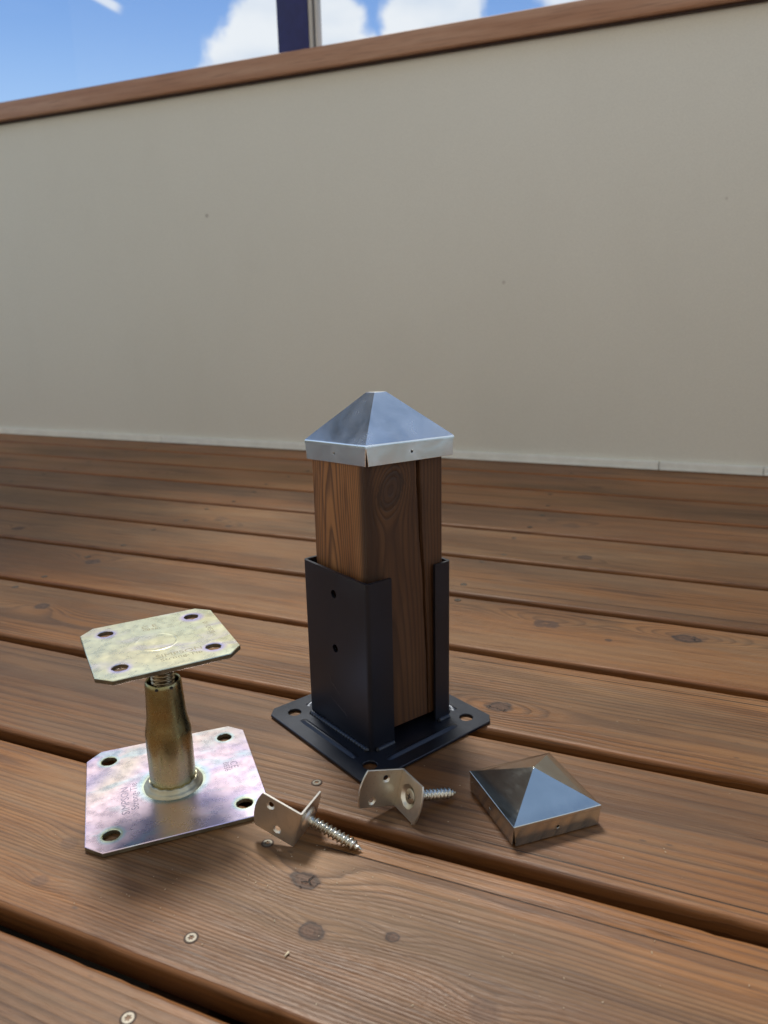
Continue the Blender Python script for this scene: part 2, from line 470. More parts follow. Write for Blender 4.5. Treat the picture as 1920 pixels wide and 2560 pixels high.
bm = bmesh.new(); bmesh.ops.create_grid(bm, x_segments=2, y_segments=2, size=4.2)
mesh('soil', bm, simple('dark_soil', (.022, .017, .012), .95, nscale=12, namp=.3), loc=(0, 0, -.316), smooth=0, kind='structure')

deck = empty('deck', rot=(0, 0, DECK_YAW), kind='structure')
KN = {  # plank: (x, offset, radius, kind)
    0: [(-.2316, .3829, .0105, 'star'), (-.2055, .3448, .0080, 'plain'), (-.1533, .3602, .0048, 'plain'), (-.0858, .3314, .0075, 'soft'),
        (-.4186, .3513, .0065, 'soft'), (-.4065, .3131, .005, 'soft')],
    1: [(.33, .52, .010, 'crack')],
    2: [(-.8285, .7103, .011, 'crack'), (-.1631, .6653, .011, 'crack')],
    3: [(-.1577, .8921, .015, 'ring'), (-.9094, .8926, .013, 'crack'), (.010, .9055, .014, 'crack'), (-.078, .868, .0040, 'plain')],
    4: [(-1.2, 1.0, .010, 'plain')],
    5: [(-.8137, 1.1464, .006, 'plain'), (-.15, 1.178, .009, 'plain'), (-.86, 1.19, .013, 'soft')],
    6: [(-.20, 1.36, .014, 'soft')],
    7: [(-1.3, 1.52, .012, 'soft')],
    8: [(-.2, 1.69, .016, 'soft')],
    9: [(-.7, 1.85, .014, 'soft')],
    -1: [(.05, .16, .010, 'plain')],
}
CR = {0: [(-.25, .6, .4190, .0, .0006), (-.01, .03, .425, .0, .0012)], 1: [(-.145, .75, .4668, .0, .0008), (.05, .22, .545, -.02, .0005)],
      2: [(-.25, .60, .7585, .0, .0010), (.02, .7, .768, .01, .0007), (-.62, -.3, .665, -.03, .0005)],
      4: [(-.35, .5, .982, .0, .0008)], -1: []}
TONE = {-1: (.86, .85, .86), 0: (.83, .83, .84), 1: (.92, .90, .90), 2: (1.05, 1.05, 1.05), 3: (1.08, 1.03, .98), 4: (.97, .96, .98), 5: (1.05, 1.04, 1.0), 6: (.98, .92, .88), 7: (1.3, 1.16, .95), 8: (1.35, 1.2, .95), 9: (1.35, 1.15, .85)}  # near planks darkened, far ones lightened in colour against the wall's shade
PITH = {-1: (-.02, -.045), 0: (.05, -.03), 1: (.02, -.09), 2: (-.03, -.05), 3: (.06, -.05), 4: (.0, -.05), 5: (-.05, -.04), 6: (.03, -.05), 7: (0, -.08), 8: (.04, -.05), 9: (-.02, -.06)}
SPC = {-1: .0052, 0: .0030, 1: .0050, 2: .0036, 3: .0030, 4: .0026, 5: .003, 6: .004, 7: .0035, 8: .004, 9: .004}

def plank_bmesh(j, w, t, r, x0, x1, n):
    bm = bmesh.new(); hw = w / 2
    prof = [(-hw + .010, -t), (-hw + .0065, -t + .003), (-hw + .0003, -.0190)]
    for a in range(0, 91, 15): prof.append((-hw + r - r * math.cos(math.radians(a)), -r + r * math.sin(math.radians(a))))
    prof += [(-hw + r + .004, 0), (-hw * .5, 0), (0, 0), (hw * .5, 0), (hw - r - .004, 0)]
    for a in range(90, -1, -15): prof.append((hw - r + r * math.cos(math.radians(a)), -r + r * math.sin(math.radians(a))))
    prof += [(hw - .0003, -.0190), (hw - .0065, -t + .003), (hw - .010, -t)]
    rings = []
    if n > 100: xs = [x0 + .1 * i for i in range(19)] + [-1.25 + .009 * i for i in range(217)] + [.71 + .1 * i for i in range(24)] + [x1]
    else: xs = [x0 + (x1 - x0) * i / n for i in range(n + 1)]
    for i, x in enumerate(xs):
        dyy = mn.noise(Vector((x * 1.7, j * 3.3, 0))) * .0009
        ring = []
        for q, (py, pz) in enumerate(prof):
            side = -1 if py < 0 else 1
            e = mn.noise(Vector((x * 6, j * 5.1 + side * 9, 2))) * .0006 if abs(py) > hw - r - .001 else 0
            if n > 100 and abs(py) > hw - r - .001 and pz > -.012:
                nk = mn.noise(Vector((x * 38, j * 7.7 + side * 4, 1))) ; e += -max(0, nk - .28) * .0030 + mn.noise(Vector((x * 16, j * 2.2 + side * 5, 6))) * .0006
            cup = -.0006 * (1 - (py / hw) ** 2)
            dz = mn.noise(Vector((x * 1.1, j * 2.7, 5))) * .0007 + mn.noise(Vector((x * 9, j + py * 30, 8))) * .00022
            ring.append(bm.verts.new((x, py + dyy + e * side, pz + (cup + dz if pz > -t / 2 else 0))))
        rings.append(ring)
    m = len(prof)
    for A, B in zip(rings, rings[1:]):
        for i in range(m): bm.faces.new((A[i], A[(i + 1) % m], B[(i + 1) % m], B[i]))
    bm.faces.new(rings[0]); bm.faces.new(list(reversed(rings[-1])))
    return bm

WPL = PITCHP - GAP
for j in range(-9, 10):
    y0 = D0 + j * PITCHP + GAP
    yc = y0 + WPL / 2
    kn = [(x, o - yc, r, kd) for (x, o, r, kd) in KN.get(j, [(random.uniform(-1.5, 1.5), yc + random.uniform(-.04, .04), .011, 'plain')])]
    cr = [(a_, b_, c - yc, s, w) for (a_, b_, c, s, w) in CR.get(j, [])]
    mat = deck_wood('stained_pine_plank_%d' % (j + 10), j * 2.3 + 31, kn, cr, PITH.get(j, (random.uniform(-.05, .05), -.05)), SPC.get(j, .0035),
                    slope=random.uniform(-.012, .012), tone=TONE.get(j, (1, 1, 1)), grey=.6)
    n = 160 if -2 <= j <= 6 else 60
    mesh('plank', plank_bmesh(j, WPL, .031, .0048, -3.1 + random.uniform(-.01, .01), 3.1, n), mat, deck, smooth=40, loc=(0, yc, 0))
# joists
JX = [-.275 - .655 * i for i in range(-4, 5)]
for x in JX:
    bm = bmesh.new(); box(bm, x - .024, x + .024, -1.35, 1.99, -.155, -.0315, .002)
    mesh('joist', bm, m_dark, deck)
# deck screws (countersunk, torx)
def screw_head_bm():
    bm = bmesh.new()
    R_ = .0038; seg = 36
    star = []
    for i in range(seg):
        a = 2 * math.pi * i / seg
        star.append(.0018 + .00042 * math.cos(6 * a))
    rim_ = [bm.verts.new((R_ * math.cos(2 * math.pi * i / seg), R_ * math.sin(2 * math.pi * i / seg), .0001)) for i in range(seg)]
    r2 = [bm.verts.new((R_ * .93 * math.cos(2 * math.pi * i / seg), R_ * .93 * math.sin(2 * math.pi * i / seg), .0004)) for i in range(seg)]
    s1 = [bm.verts.new((star[i] * math.cos(2 * math.pi * i / seg), star[i] * math.sin(2 * math.pi * i / seg), .0004)) for i in range(seg)]
    s2 = [bm.verts.new((star[i] * .9 * math.cos(2 * math.pi * i / seg), star[i] * .9 * math.sin(2 * math.pi * i / seg), -.0022)) for i in range(seg)]
    r0 = [bm.verts.new((R_ * 1.0 * math.cos(2 * math.pi * i / seg), R_ * 1.0 * math.sin(2 * math.pi * i / seg), -.002)) for i in range(seg)]
    for A, B in ((r0, rim_), (rim_, r2), (r2, s1), (s1, s2)):
        for i in range(seg):
            f = bm.faces.new((A[i], A[(i + 1) % seg], B[(i + 1) % seg], B[i]))
            if A is s1: f.material_index = 1
    f = bm.faces.new(s2); f.material_index = 1
    return bm
def collar_bm():      # dark pressed rim of wood round a screw
    bm = bmesh.new(); lathe(bm, [(.0037, .0003), (.0045, .00035), (.0049, .0001), (.0049, -.001)], 24)
    return bm
m_collar = simple('bruised_wood_rim', (.045, .024, .014), .7)
SC = [(-.2753, .4066), (-.2758, .4874), (-.2729, .2509), (-.2744, .3114), (-.2994, 1.1022), (-.2977, .9922), (-.288, .9308), (-.9263, .8072), (-.9307, .7557)]
used = list(SC)
for x in JX:
    for j in range(-2, 10):
        for f_ in (.24, .82):
            o_ = D0 + (j + f_) * PITCHP
            if any(abs(x - u) < .06 and abs(o_ - v) < .045 for u, v in used): continue
            if x in (-.275,) and -.1 < x: continue
            if abs(x + .275) < .01 and .54 < o_ < .85: continue       # hidden or absent under the post shoe
            SC.append((x + random.uniform(-.012, .012), o_ + random.uniform(-.006, .006)))
first = None
for i, (x, o_) in enumerate(SC):
    if first is None:
        s0 = mesh('screw_head', screw_head_bm(), [m_steel, m_socket], deck, smooth=30)
        c0 = mesh('rim', collar_bm(), m_collar, s0); first = s0
        s_o = s0
    else:
        s_o = first.copy(); COL.objects.link(s_o); s_o.parent = deck
        cc = c0.copy(); COL.objects.link(cc); cc.parent = s_o
    s_o.location = (x, o_, -.00025); s_o.rotation_euler = (random.uniform(-.05, .05), random.uniform(-.05, .05), random.uniform(0, 1))

# ------------------------------------------------------------------ parapet wall with hand rail
WALL_OFF = 1.9313
wall = empty('parapet_wall', rot=(0, 0, DECK_YAW), label='long beige board parapet wall behind the deck, capped by a brown wooden rail', category='wall')
bm = bmesh.new(); box(bm, -3.6, 3.4, WALL_OFF, WALL_OFF + .09, -.3, 1.0, .002)
mesh('wall_panel', bm, m_wall, wall)
def trim_bm(x0, x1):
    bm = bmesh.new()
    box(bm, x0, x1, WALL_OFF - .009, WALL_OFF - .0005, .0015, .0215, .0015)
    box(bm, x0, x1, WALL_OFF - .013, WALL_OFF - .0095, .0012, .0060, .001)
    return bm
for (a_, b_) in ((-3.55, -1.6), (-1.598, -.08), (-.078, .152), (.1535, 3.3)):
    mesh('base_trim', trim_bm(a_, b_), m_trim, wall)
m_rail = None
def rail_wood():
    m_, k, p = newmat('red_brown_rail_wood')
    co = objco(k)
    n1 = k.noise(k.vm('MULTIPLY', co, (2.5, 50, 50)), 1.0, 4, .6); n2 = k.noise(k.vm('MULTIPLY', co, (10, 260, 260)), 1.0, 3, .6)
    col = k.mix(k.ss(n1, .3, .7), (.44, .225, .130), (.55, .33, .22))
    col = k.mix(k.m('MULTIPLY', k.ss(n2, .5, .7), .4), col, (.16, .08, .055))
    k.put(p.inputs['Base Color'], col); p.inputs['Roughness'].default_value = .45
    bump(k, p, n2, .4, .0006)
    return m_
m_rail = rail_wood()
bm = bmesh.new(); box(bm, -3.6, 3.4, WALL_OFF - .024, WALL_OFF + .115, 1.0005, 1.051, .004, 3)
mesh('top_rail', bm, m_rail, wall)
m_rail_shade = simple('rail_shade_paint', (.05, .03, .025), .7)  # dark strip stands in for the thin shade under the rail
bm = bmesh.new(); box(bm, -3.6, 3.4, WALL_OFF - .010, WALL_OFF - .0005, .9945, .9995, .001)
mesh('rail_shade_strip', bm, m_rail_shade, wall)

# window above the wall: dark post, sealing strips, panes
m_frame = simple('navy_window_paint', (.018, .028, .16), .45, nscale=40, namp=.1)
m_seal = simple('pale_sealing_strip', (.70, .70, .66), .5)
m_seal2 = simple('grey_rubber_gasket', (.16, .17, .20), .5)
mgl = bpy.data.materials.new('window_glass'); mgl.use_nodes = True; t_g = mgl.node_tree; t_g.nodes.clear(); kk = NT(t_g)
tr = kk.n('ShaderNodeBsdfTransparent'); tr.inputs[0].default_value = (.95, .975, .98, 1)
gl = kk.n('ShaderNodeBsdfGlossy'); gl.inputs['Roughness'].default_value = .02
lw = kk.n('ShaderNodeFresnel'); lw.inputs[0].default_value = 1.45
mxs = kk.n('ShaderNodeMixShader'); ou = kk.n('ShaderNodeOutputMaterial')
t_g.links.new(kk.m('MULTIPLY', lw.outputs[0], .6), mxs.inputs[0]); t_g.links.new(tr.outputs[0], mxs.inputs[1]); t_g.links.new(gl.outputs[0], mxs.inputs[2]); t_g.links.new(mxs.outputs[0], ou.inputs[0])
win = empty('window_screen', loc=(0, 0, 0), rot=(0, 0, DECK_YAW), label='clear glass windscreen with a dark navy post, standing on the brown rail', category='window')
YW = WALL_OFF + .045
bm = bmesh.new(); box(bm, -1.106, -1.017, YW - .030, YW + .030, 1.0514, 2.35, .003)
mesh('post', bm, m_frame, win)
bm = bmesh.new(); box(bm, -1.0165, -1.0075, YW - .022, YW + .018, 1.0514, 2.35, .001); mesh('sealing_strip', bm, m_seal, win)
bm = bmesh.new(); box(bm, -1.0070, -1.0000, YW - .014, YW + .014, 1.0514, 2.35, .001); mesh('gasket', bm, m_seal2, win)
bm = bmesh.new(); box(bm, -.9995, -.9965, YW - .017, YW + .014, 1.0514, 2.35, .0008); mesh('sealing_strip', bm, m_seal, win)
bm = bmesh.new(); box(bm, -1.1095, -1.1065, YW - .017, YW + .014, 1.0514, 2.35, .0008); mesh('sealing_strip', bm, m_seal, win)
for (a_, b_) in ((-3.3, -1.110), (-.996, 1.15)):
    bm = bmesh.new(); vs_ = [bm.verts.new(q) for q in ((a_, YW, 1.052), (b_, YW, 1.052), (b_, YW, 2.35), (a_, YW, 2.35))]; bm.faces.new(vs_)
    mesh('pane', bm, mgl, win, smooth=0)
for x in (1.155, 3.2, -3.39):
    bm = bmesh.new(); box(bm, x, x + .089, YW - .030, YW + .030, 1.0514, 2.35, .003)
    mesh('post', bm, m_frame, win)
bm = bmesh.new(); box(bm, -3.6, 3.4, YW - .04, YW + .04, 2.3505, 2.47, .004)
mesh('header_beam', bm, m_frame, win)

# ------------------------------------------------------------------ added house front behind the photographer, bounces warm light onto the wall
house = empty('added_bounce_wall', rot=(0, 0, DECK_YAW), label='added unseen cream house wall behind the deck, bouncing warm light, with dark roof edge', category='house')
m_render = simple('cream_render', (.82, .77, .66), .85, nscale=6, namp=.06)
m_roof = simple('dark_roof_underside', (.07, .065, .055), .7, nscale=6)
bm = bmesh.new(); box(bm, -5, 5, -1.65, -1.45, -.32, 4.4, .01)
mesh('bounce_facade', bm, m_render, house)
bm = bmesh.new(); box(bm, -5.3, 5.3, -4.0, -1.30, 4.41, 4.55, .01)
mesh('roof_edge', bm, m_roof, house)

canopy = empty('canopy', rot=(0, 0, DECK_YAW), label='unseen dark flat canopy above the left end of the wall, added for cap reflections', category='canopy')
bm = bmesh.new(); box(bm, -4.4, -1.80, 1.15, 3.2, 2.475, 2.55, .004); mesh('roof_panel', bm, m_roof, canopy)  # unseen roof added where the caps reflect something dark
for q_ in range(5):
    bm = bmesh.new(); x_ = -4.3 + .56 * q_; box(bm, x_, x_ + .05, 1.18, 1.93, 2.38, 2.474, .003); mesh('rafter', bm, m_roof, canopy)

# ------------------------------------------------------------------ metals
def black_paint():
    m_, k, p = newmat('black_powder_coat')
    co = objco(k); n1 = k.noise(co, 900, 2, .5); n2 = k.noise(co, 18, 3, .6)
    k.put(p.inputs['Base Color'], k.mix(k.ss(n2, .3, .7), (.0032, .0036, .0066), (.0052, .0058, .0105)))
    k.put(p.inputs['Roughness'], k.lin(n2, .3, .7, .33, .42)); p.inputs['Specular IOR Level'].default_value = .75; p.inputs['Specular Tint'].default_value = (.72, .82, 1, 1)
    bump(k, p, n1, .25, .0003)
    return m_
m_black = black_paint()

def zinc(name, tint=(.62, .64, .63), rough=.22, wav=.5, blotch=.2, wscale=14, scratch=0.0):
    m_, k, p = newmat(name)
    co = objco(k)
    n1 = k.noise(k.vm('MULTIPLY', co, (1, 1, 1.0)), wscale * 2.2, 4, .6, .5); n2 = k.noise(co, 160, 4, .6); n0 = k.noise(co, wscale, 2, .5, 1.2)
    col = k.mix(k.ss(n1, .3, .7), tuple(v * (1 - blotch) for v in tint), tuple(min(1, v * (1 + blotch)) for v in tint))
    r = k.lin(n1, .3, .7, rough - .02, rough + .04)
    if scratch:
        r = k.m('ADD', r, k.m('MULTIPLY', k.ss(k.noise(k.vm('MULTIPLY', co, (600, 90, 90)), 1.0, 3, .7), .5, .72), scratch))
    k.put(p.inputs['Base Color'], col); k.put(p.inputs['Roughness'], r); p.inputs['Metallic'].default_value = 1
    bump(k, p, k.m('ADD', n0, k.m('MULTIPLY', k.noise(co, 1000, 1, .5), .006)), wav, .004)
    return m_

# ------------------------------------------------------------------ black post shoe
PX, PY, PA = -.0088, .6602, .6878
shoe = empty('post_base', (PX, PY, .0003), (0, 0, PA), label='black steel post base with square four-hole foot plate, holding the wooden post', category='post base')
H_ = .0603
bm = plate_with_holes(chamfer_rect(.1614, .1614, .0085), [(sx * H_, sy * H_, .0066) for sx in (-1, 1) for sy in (-1, 1)], .0030, .0005)
mesh('foot_plate', bm, m_black, shoe)
# pressed stiffening ribs
def rib_bm(L, w, h):
    bm = bmesh.new(); nx, ny = 26, 10
    vv = [[bm.verts.new((-L / 2 + L * i / nx, -w / 2 + w * j_ / ny,
          max(0, h * math.cos(math.pi * (j_ / ny - .5)) ** 1.2 * min(1, (1 - abs(2 * i / nx - 1)) * 7) ** .6) if 0 < j_ < ny else 0)) for j_ in range(ny + 1)] for i in range(nx + 1)]
    for i in range(nx):
        for j_ in range(ny): bm.faces.new((vv[i][j_], vv[i + 1][j_], vv[i + 1][j_ + 1], vv[i][j_ + 1]))
    return bm
for (x, y, rz) in ((-.0625, 0, math.pi / 2), (0, -.0635, 0), (.0625, 0, math.pi / 2), (0, .0635, 0)):
    mesh('stiffening_rib', rib_bm(.088, .0075, .0022), m_black, shoe, loc=(x, y, .00285), rot=(0, 0, rz))

def channel_bm(xw, sgn, flange, depth, h, t=.0035, R_=.0045, holes=()):
    """C-shaped channel: web in the plane x = xw, flanges turned towards -sgn; swept outline extruded in z"""
    pts_o, pts_i = [], []
    dq = depth / 2
    def arc(cx, cy, r, a0, a1, n=6):
        return [(cx + r * math.cos(math.radians(a0 + (a1 - a0) * i / n)), cy + r * math.sin(math.radians(a0 + (a1 - a0) * i / n))) for i in range(n + 1)]
    # built for web at x=0 with flanges towards +x, then mirrored
    outer = [(flange, -dq)] + list(reversed(arc(R_, -dq + R_, R_, 180, 270))) + arc(R_, dq - R_, R_, 180, 90) + [(flange, dq)]
    ri = R_ - t if R_ > t else .0006
    inner = [(flange, -dq + t)] + list(reversed(arc(R_, -dq + R_, ri, 180, 270))) + arc(R_, dq - R_, ri, 180, 90) + [(flange, dq - t)]
    bm = bmesh.new()
    def V(q, z): return bm.verts.new((xw + q[0] * -sgn, q[1], z))
    zs = [.0, h]
    lo = [V(q, 0) for q in outer]; li = [V(q, 0) for q in inner]; ho = [V(q, h) for q in outer]; hi = [V(q, h) for q in inner]
    n = len(outer); web_i = 7     # the web segment is between the two arcs
    faces = []
    for i in range(n - 1):
        fo = (lo[i], lo[i + 1], ho[i + 1], ho[i]); fi = (li[i], li[i + 1], hi[i + 1], hi[i])
        if i == web_i and holes: faces.append((fo, fi)); continue
        bm.faces.new(fo); bm.faces.new(fi)
    for i in range(n - 1):
        bm.faces.new((lo[i], lo[i + 1], li[i + 1], li[i])); bm.faces.new((ho[i], ho[i + 1], hi[i + 1], hi[i]))
    for i in (0, n - 1): bm.faces.new((lo[i], ho[i], hi[i], li[i]))
    if holes:
        seg = 24; rings = []
        for side, (fq) in enumerate(faces[0]):
            es = [bm.edges.get((fq[i], fq[(i + 1) % 4])) for i in range(4)]
            es = [e if e else bm.edges.new((fq[i], fq[(i + 1) % 4])) for i, e in enumerate(es)]
            xx = fq[0].co.x; rs = []
            for (hy_, hz_, hr_) in holes:
                ring = [bm.verts.new((xx, hy_ + hr_ * math.cos(2 * math.pi * i / seg), hz_ + hr_ * math.sin(2 * math.pi * i / seg))) for i in range(seg)]
                es += [bm.edges.new((ring[i], ring[(i + 1) % seg])) for i in range(seg)]; rs.append(ring)
            bmesh.ops.triangle_fill(bm, use_beauty=True, use_dissolve=False, edges=es); rings.append(rs)
        for A, B in zip(*rings):
            for i in range(seg): bm.faces.new((A[i], A[(i + 1) % seg], B[(i + 1) % seg], B[i]))
    return bm
HB = .1604
o = mesh('channel', channel_bm(-.0500, -1, .0275, .0990, HB, holes=((.0001, .1387, .0039), (.0010, .0848, .0039)), t=.0028), m_black, shoe, loc=(.0028, .0026, .0030), rot=(0, 0, -.010), smooth=30)
o = mesh('channel', channel_bm(.0500, 1, .0205, .0990, HB, holes=((.0001, .1387, .0039), (.0010, .0848, .0039)), t=.0028), m_black, shoe, loc=(.0028, .0026, .0030), rot=(0, 0, -.010), smooth=30)
# weld beads along the channels
def bead_bm(p0, p1, r=.0026, n=None):
    bm = bmesh.new(); p0, p1 = Vector(p0), Vector(p1); L = (p1 - p0).length; n = max(8, int(L / .0012)); ax_ = (p1 - p0).normalized(); side = Vector((-ax_.y, ax_.x, 0)); rings = []
    for i in range(n + 1):
        c = p0 + ax_ * L * i / n; k_ = r * (1 + .10 * math.sin(i * 1.9) + .10 * mn.noise(Vector((i * .7, p0.x * 90, p0.y * 90)))) * (.35 if i in (0, n) else 1)
        rings.append([bm.verts.new(c + side * k_ * math.cos(a) + Vector((0, 0, k_ * math.sin(a)))) for a in [math.pi * 2 * q / 10 for q in range(10)]])
    for A, B in zip(rings, rings[1:]):
        for i in range(10): bm.faces.new((A[i], A[(i + 1) % 10], B[(i + 1) % 10], B[i]))
    return bm
WO = Vector((.0028, .0026, 0))
for a_, b_ in (((-.0508, .046, .0032), (-.0508, -.046, .0032)), ((-.046, -.0500, .0032), (-.024, -.0500, .0032)), ((.031, -.0500, .0032), (.046, -.0500, .0032)),
               ((.0508, .046, .0032), (.0508, -.046, .0032))):
    mesh('weld_bead', bead_bm(a_, b_, .0031), m_black, shoe, smooth=60, loc=WO)
# faint stamped dots low on the left channel
m_dot = simple('worn_stamp_mark', (.10, .10, .115), .35)
bm = bmesh.new(); rr = random.Random(5)
for (v0, z0, v1, z1, n) in ((.012, .053, .010, .047, 5), (.0085, .0465, .001, .0425, 12), (.004, .043, -.004, .039, 9), (.0105, .031, -.0135, .0215, 22), (-.010, .0265, -.0135, .0195, 6)):
    for i in range(n):
        f_ = i / (n - 1); y_ = v0 + (v1 - v0) * f_ + rr.uniform(-.0006, .0006); z_ = z0 + (z1 - z0) * f_ + rr.uniform(-.0007, .0007)
        s = rr.uniform(.00012, .00028); box(bm, -.05012, -.05000, y_ - s, y_ + s, z_ - s * rr.uniform(.8, 2.4), z_ + s, 0)
mesh('stamped_mark', bm, m_dot, shoe, smooth=0, loc=(.0028, .0026, .0030), rot=(0, 0, -.010))

# ------------------------------------------------------------------ wooden post
def post_wood():
    m_, k, p = newmat('brown_stained_post_wood')
    co = objco(k); x, y, z = k.sep(co)
    off = k.vm('ADD', co, (3.1, 7.7, 1.9))
    n1 = k.m('SUBTRACT', k.noise(k.vm('MULTIPLY', off, (9, 9, 2.2)), 1.0, 3, .5), .5)
    n2 = k.m('SUBTRACT', k.noise(k.vm('MULTIPLY', off, (60, 60, 7)), 1.0, 3, .5), .5)
    # knot on the face y = -.0444, at (-.017, .241)
    ex = k.m('DIVIDE', k.m('ADD', x, .0165), .012); ez = k.m('DIVIDE', k.m('SUBTRACT', z, .2405), .015)
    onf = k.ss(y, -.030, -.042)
    rx = k.m('ADD', ex, k.m('MULTIPLY', ez, -.35))
    e2 = k.m('ADD', k.m('MULTIPLY', rx, rx), k.m('MULTIPLY', ez, ez))
    g = k.m('MULTIPLY', k.m('EXPONENT', k.m('MULTIPLY', e2, -.45)), onf)
    yy = k.m('ADD', y, -.012); xx = k.m('ADD', x, .018)
    r = k.m('SQRT', k.m('ADD', k.m('MULTIPLY', xx, xx), k.m('MULTIPLY', yy, yy)))
    r = k.m('ADD', k.m('ADD', r, k.m('MULTIPLY', n1, .018)), k.m('MULTIPLY', n2, .0022))
    r = k.m('ADD', r, k.m('MULTIPLY', z, .02))
    r = k.m('SUBTRACT', r, k.m('MULTIPLY', g, .011))
    fr = k.m('FRACT', k.m('DIVIDE', r, .0023))
    late = k.ramp(fr, [(0, (.6,) * 3), (.08, (.1,) * 3), (.5, (.0,) * 3), (.80, (.8,) * 3), (.93, (1,) * 3), (1, (.7,) * 3)])
    fib = k.noise(k.vm('MULTIPLY', off, (700, 700, 20)), 1.0, 3, .7)
    patch = k.noise(k.vm('MULTIPLY', off, (22, 22, 5)), 1.0, 3, .6)
    col = k.mix(k.ss(patch, .35, .65), (.24, .096, .029), (.35, .165, .060))
    col = k.mix(k.m('MULTIPLY', late, .80), col, (.055, .024, .012))
    col = k.mix(k.m('MULTIPLY', k.ss(fib, .56, .74), .35), col, (.30, .185, .105))
    col = k.mix(k.m('MULTIPLY', k.ss(fib, .44, .26), .45), col, (.045, .02, .01))
    blk = k.noise(k.vm('MULTIPLY', off, (60, 60, 6)), 1.0, 3, .6, .5); col = k.mix(k.m('MULTIPLY', k.ss(blk, .50, .62), .55), col, (.07, .028, .012))
    # dark patches along the front arris, and the whole right face darkened
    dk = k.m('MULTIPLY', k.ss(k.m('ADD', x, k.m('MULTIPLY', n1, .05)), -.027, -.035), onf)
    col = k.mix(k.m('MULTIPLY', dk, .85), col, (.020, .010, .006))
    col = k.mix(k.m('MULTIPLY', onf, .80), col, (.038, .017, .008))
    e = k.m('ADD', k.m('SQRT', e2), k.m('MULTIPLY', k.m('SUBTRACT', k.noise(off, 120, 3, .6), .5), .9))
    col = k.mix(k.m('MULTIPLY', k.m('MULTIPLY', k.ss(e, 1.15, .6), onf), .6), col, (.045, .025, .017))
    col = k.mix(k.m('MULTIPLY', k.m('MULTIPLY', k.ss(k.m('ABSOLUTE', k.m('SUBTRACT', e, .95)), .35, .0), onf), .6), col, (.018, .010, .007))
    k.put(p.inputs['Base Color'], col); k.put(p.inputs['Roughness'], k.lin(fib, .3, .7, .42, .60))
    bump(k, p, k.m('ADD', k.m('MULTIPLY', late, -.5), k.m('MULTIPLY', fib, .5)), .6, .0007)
    return m_
m_post = post_wood()
post = None
bm = bmesh.new(); hw = .0428; zl = [.0125] + [.0125 + (.268 - .0125) * i / 40 for i in range(1, 41)]
rings = []
CP = [(.0125, .0243), (.078, .0231), (.137, .0202), (.148, .0205), (.198, .0166), (.234, .0156), (.262, .0145), (.27, .0142)]
for z in zl:
    cx = np.interp(z, [a for a, b in CP], [b for a, b in CP]) + mn.noise(Vector((0, 0, z * 60))) * .0006
    w = .0007 + .0008 * max(0, math.sin((z - .02) * 9)) + .0007 * max(0, math.sin((z - .17) * 16)) + .0003 * mn.noise(Vector((3, 0, z * 90)))
    w = max(.0004, w); dp = .011
    rr_ = .0022 + .0014 * mn.noise(Vector((7, 1, z * 35)))     # worn front arris
    rb = .0015
    pts = [(-hw, -hw + rr_), (-hw + rr_ * .3, -hw + rr_ * .3), (-hw + rr_, -hw), (cx - .012, -hw), (cx - w * 1.4, -hw), (cx - w * .8, -hw + .0012), (cx + .0008, -hw + dp), (cx + w * .8, -hw + .0012), (cx + w * 1.2, -hw),
           (hw - rb, -hw), (hw, -hw + rb), (hw, hw - rb), (hw - rb, hw), (-hw + rb, hw), (-hw, hw - rb)]
    tx, ty = .0, .0
    rings.append([bm.verts.new((a, b, z)) for a, b in pts])
for A, B in zip(rings, rings[1:]):
    n = len(A)
    for i in range(n): bm.faces.new((A[i], A[(i + 1) % n], B[(i + 1) % n], B[i]))
bm.faces.new(rings[0]); bm.faces.new(rings[-1])
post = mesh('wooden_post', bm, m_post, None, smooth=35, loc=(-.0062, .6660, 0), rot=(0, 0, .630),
            label='square brown wooden post stub with a long crack, standing in the black base', category='post')

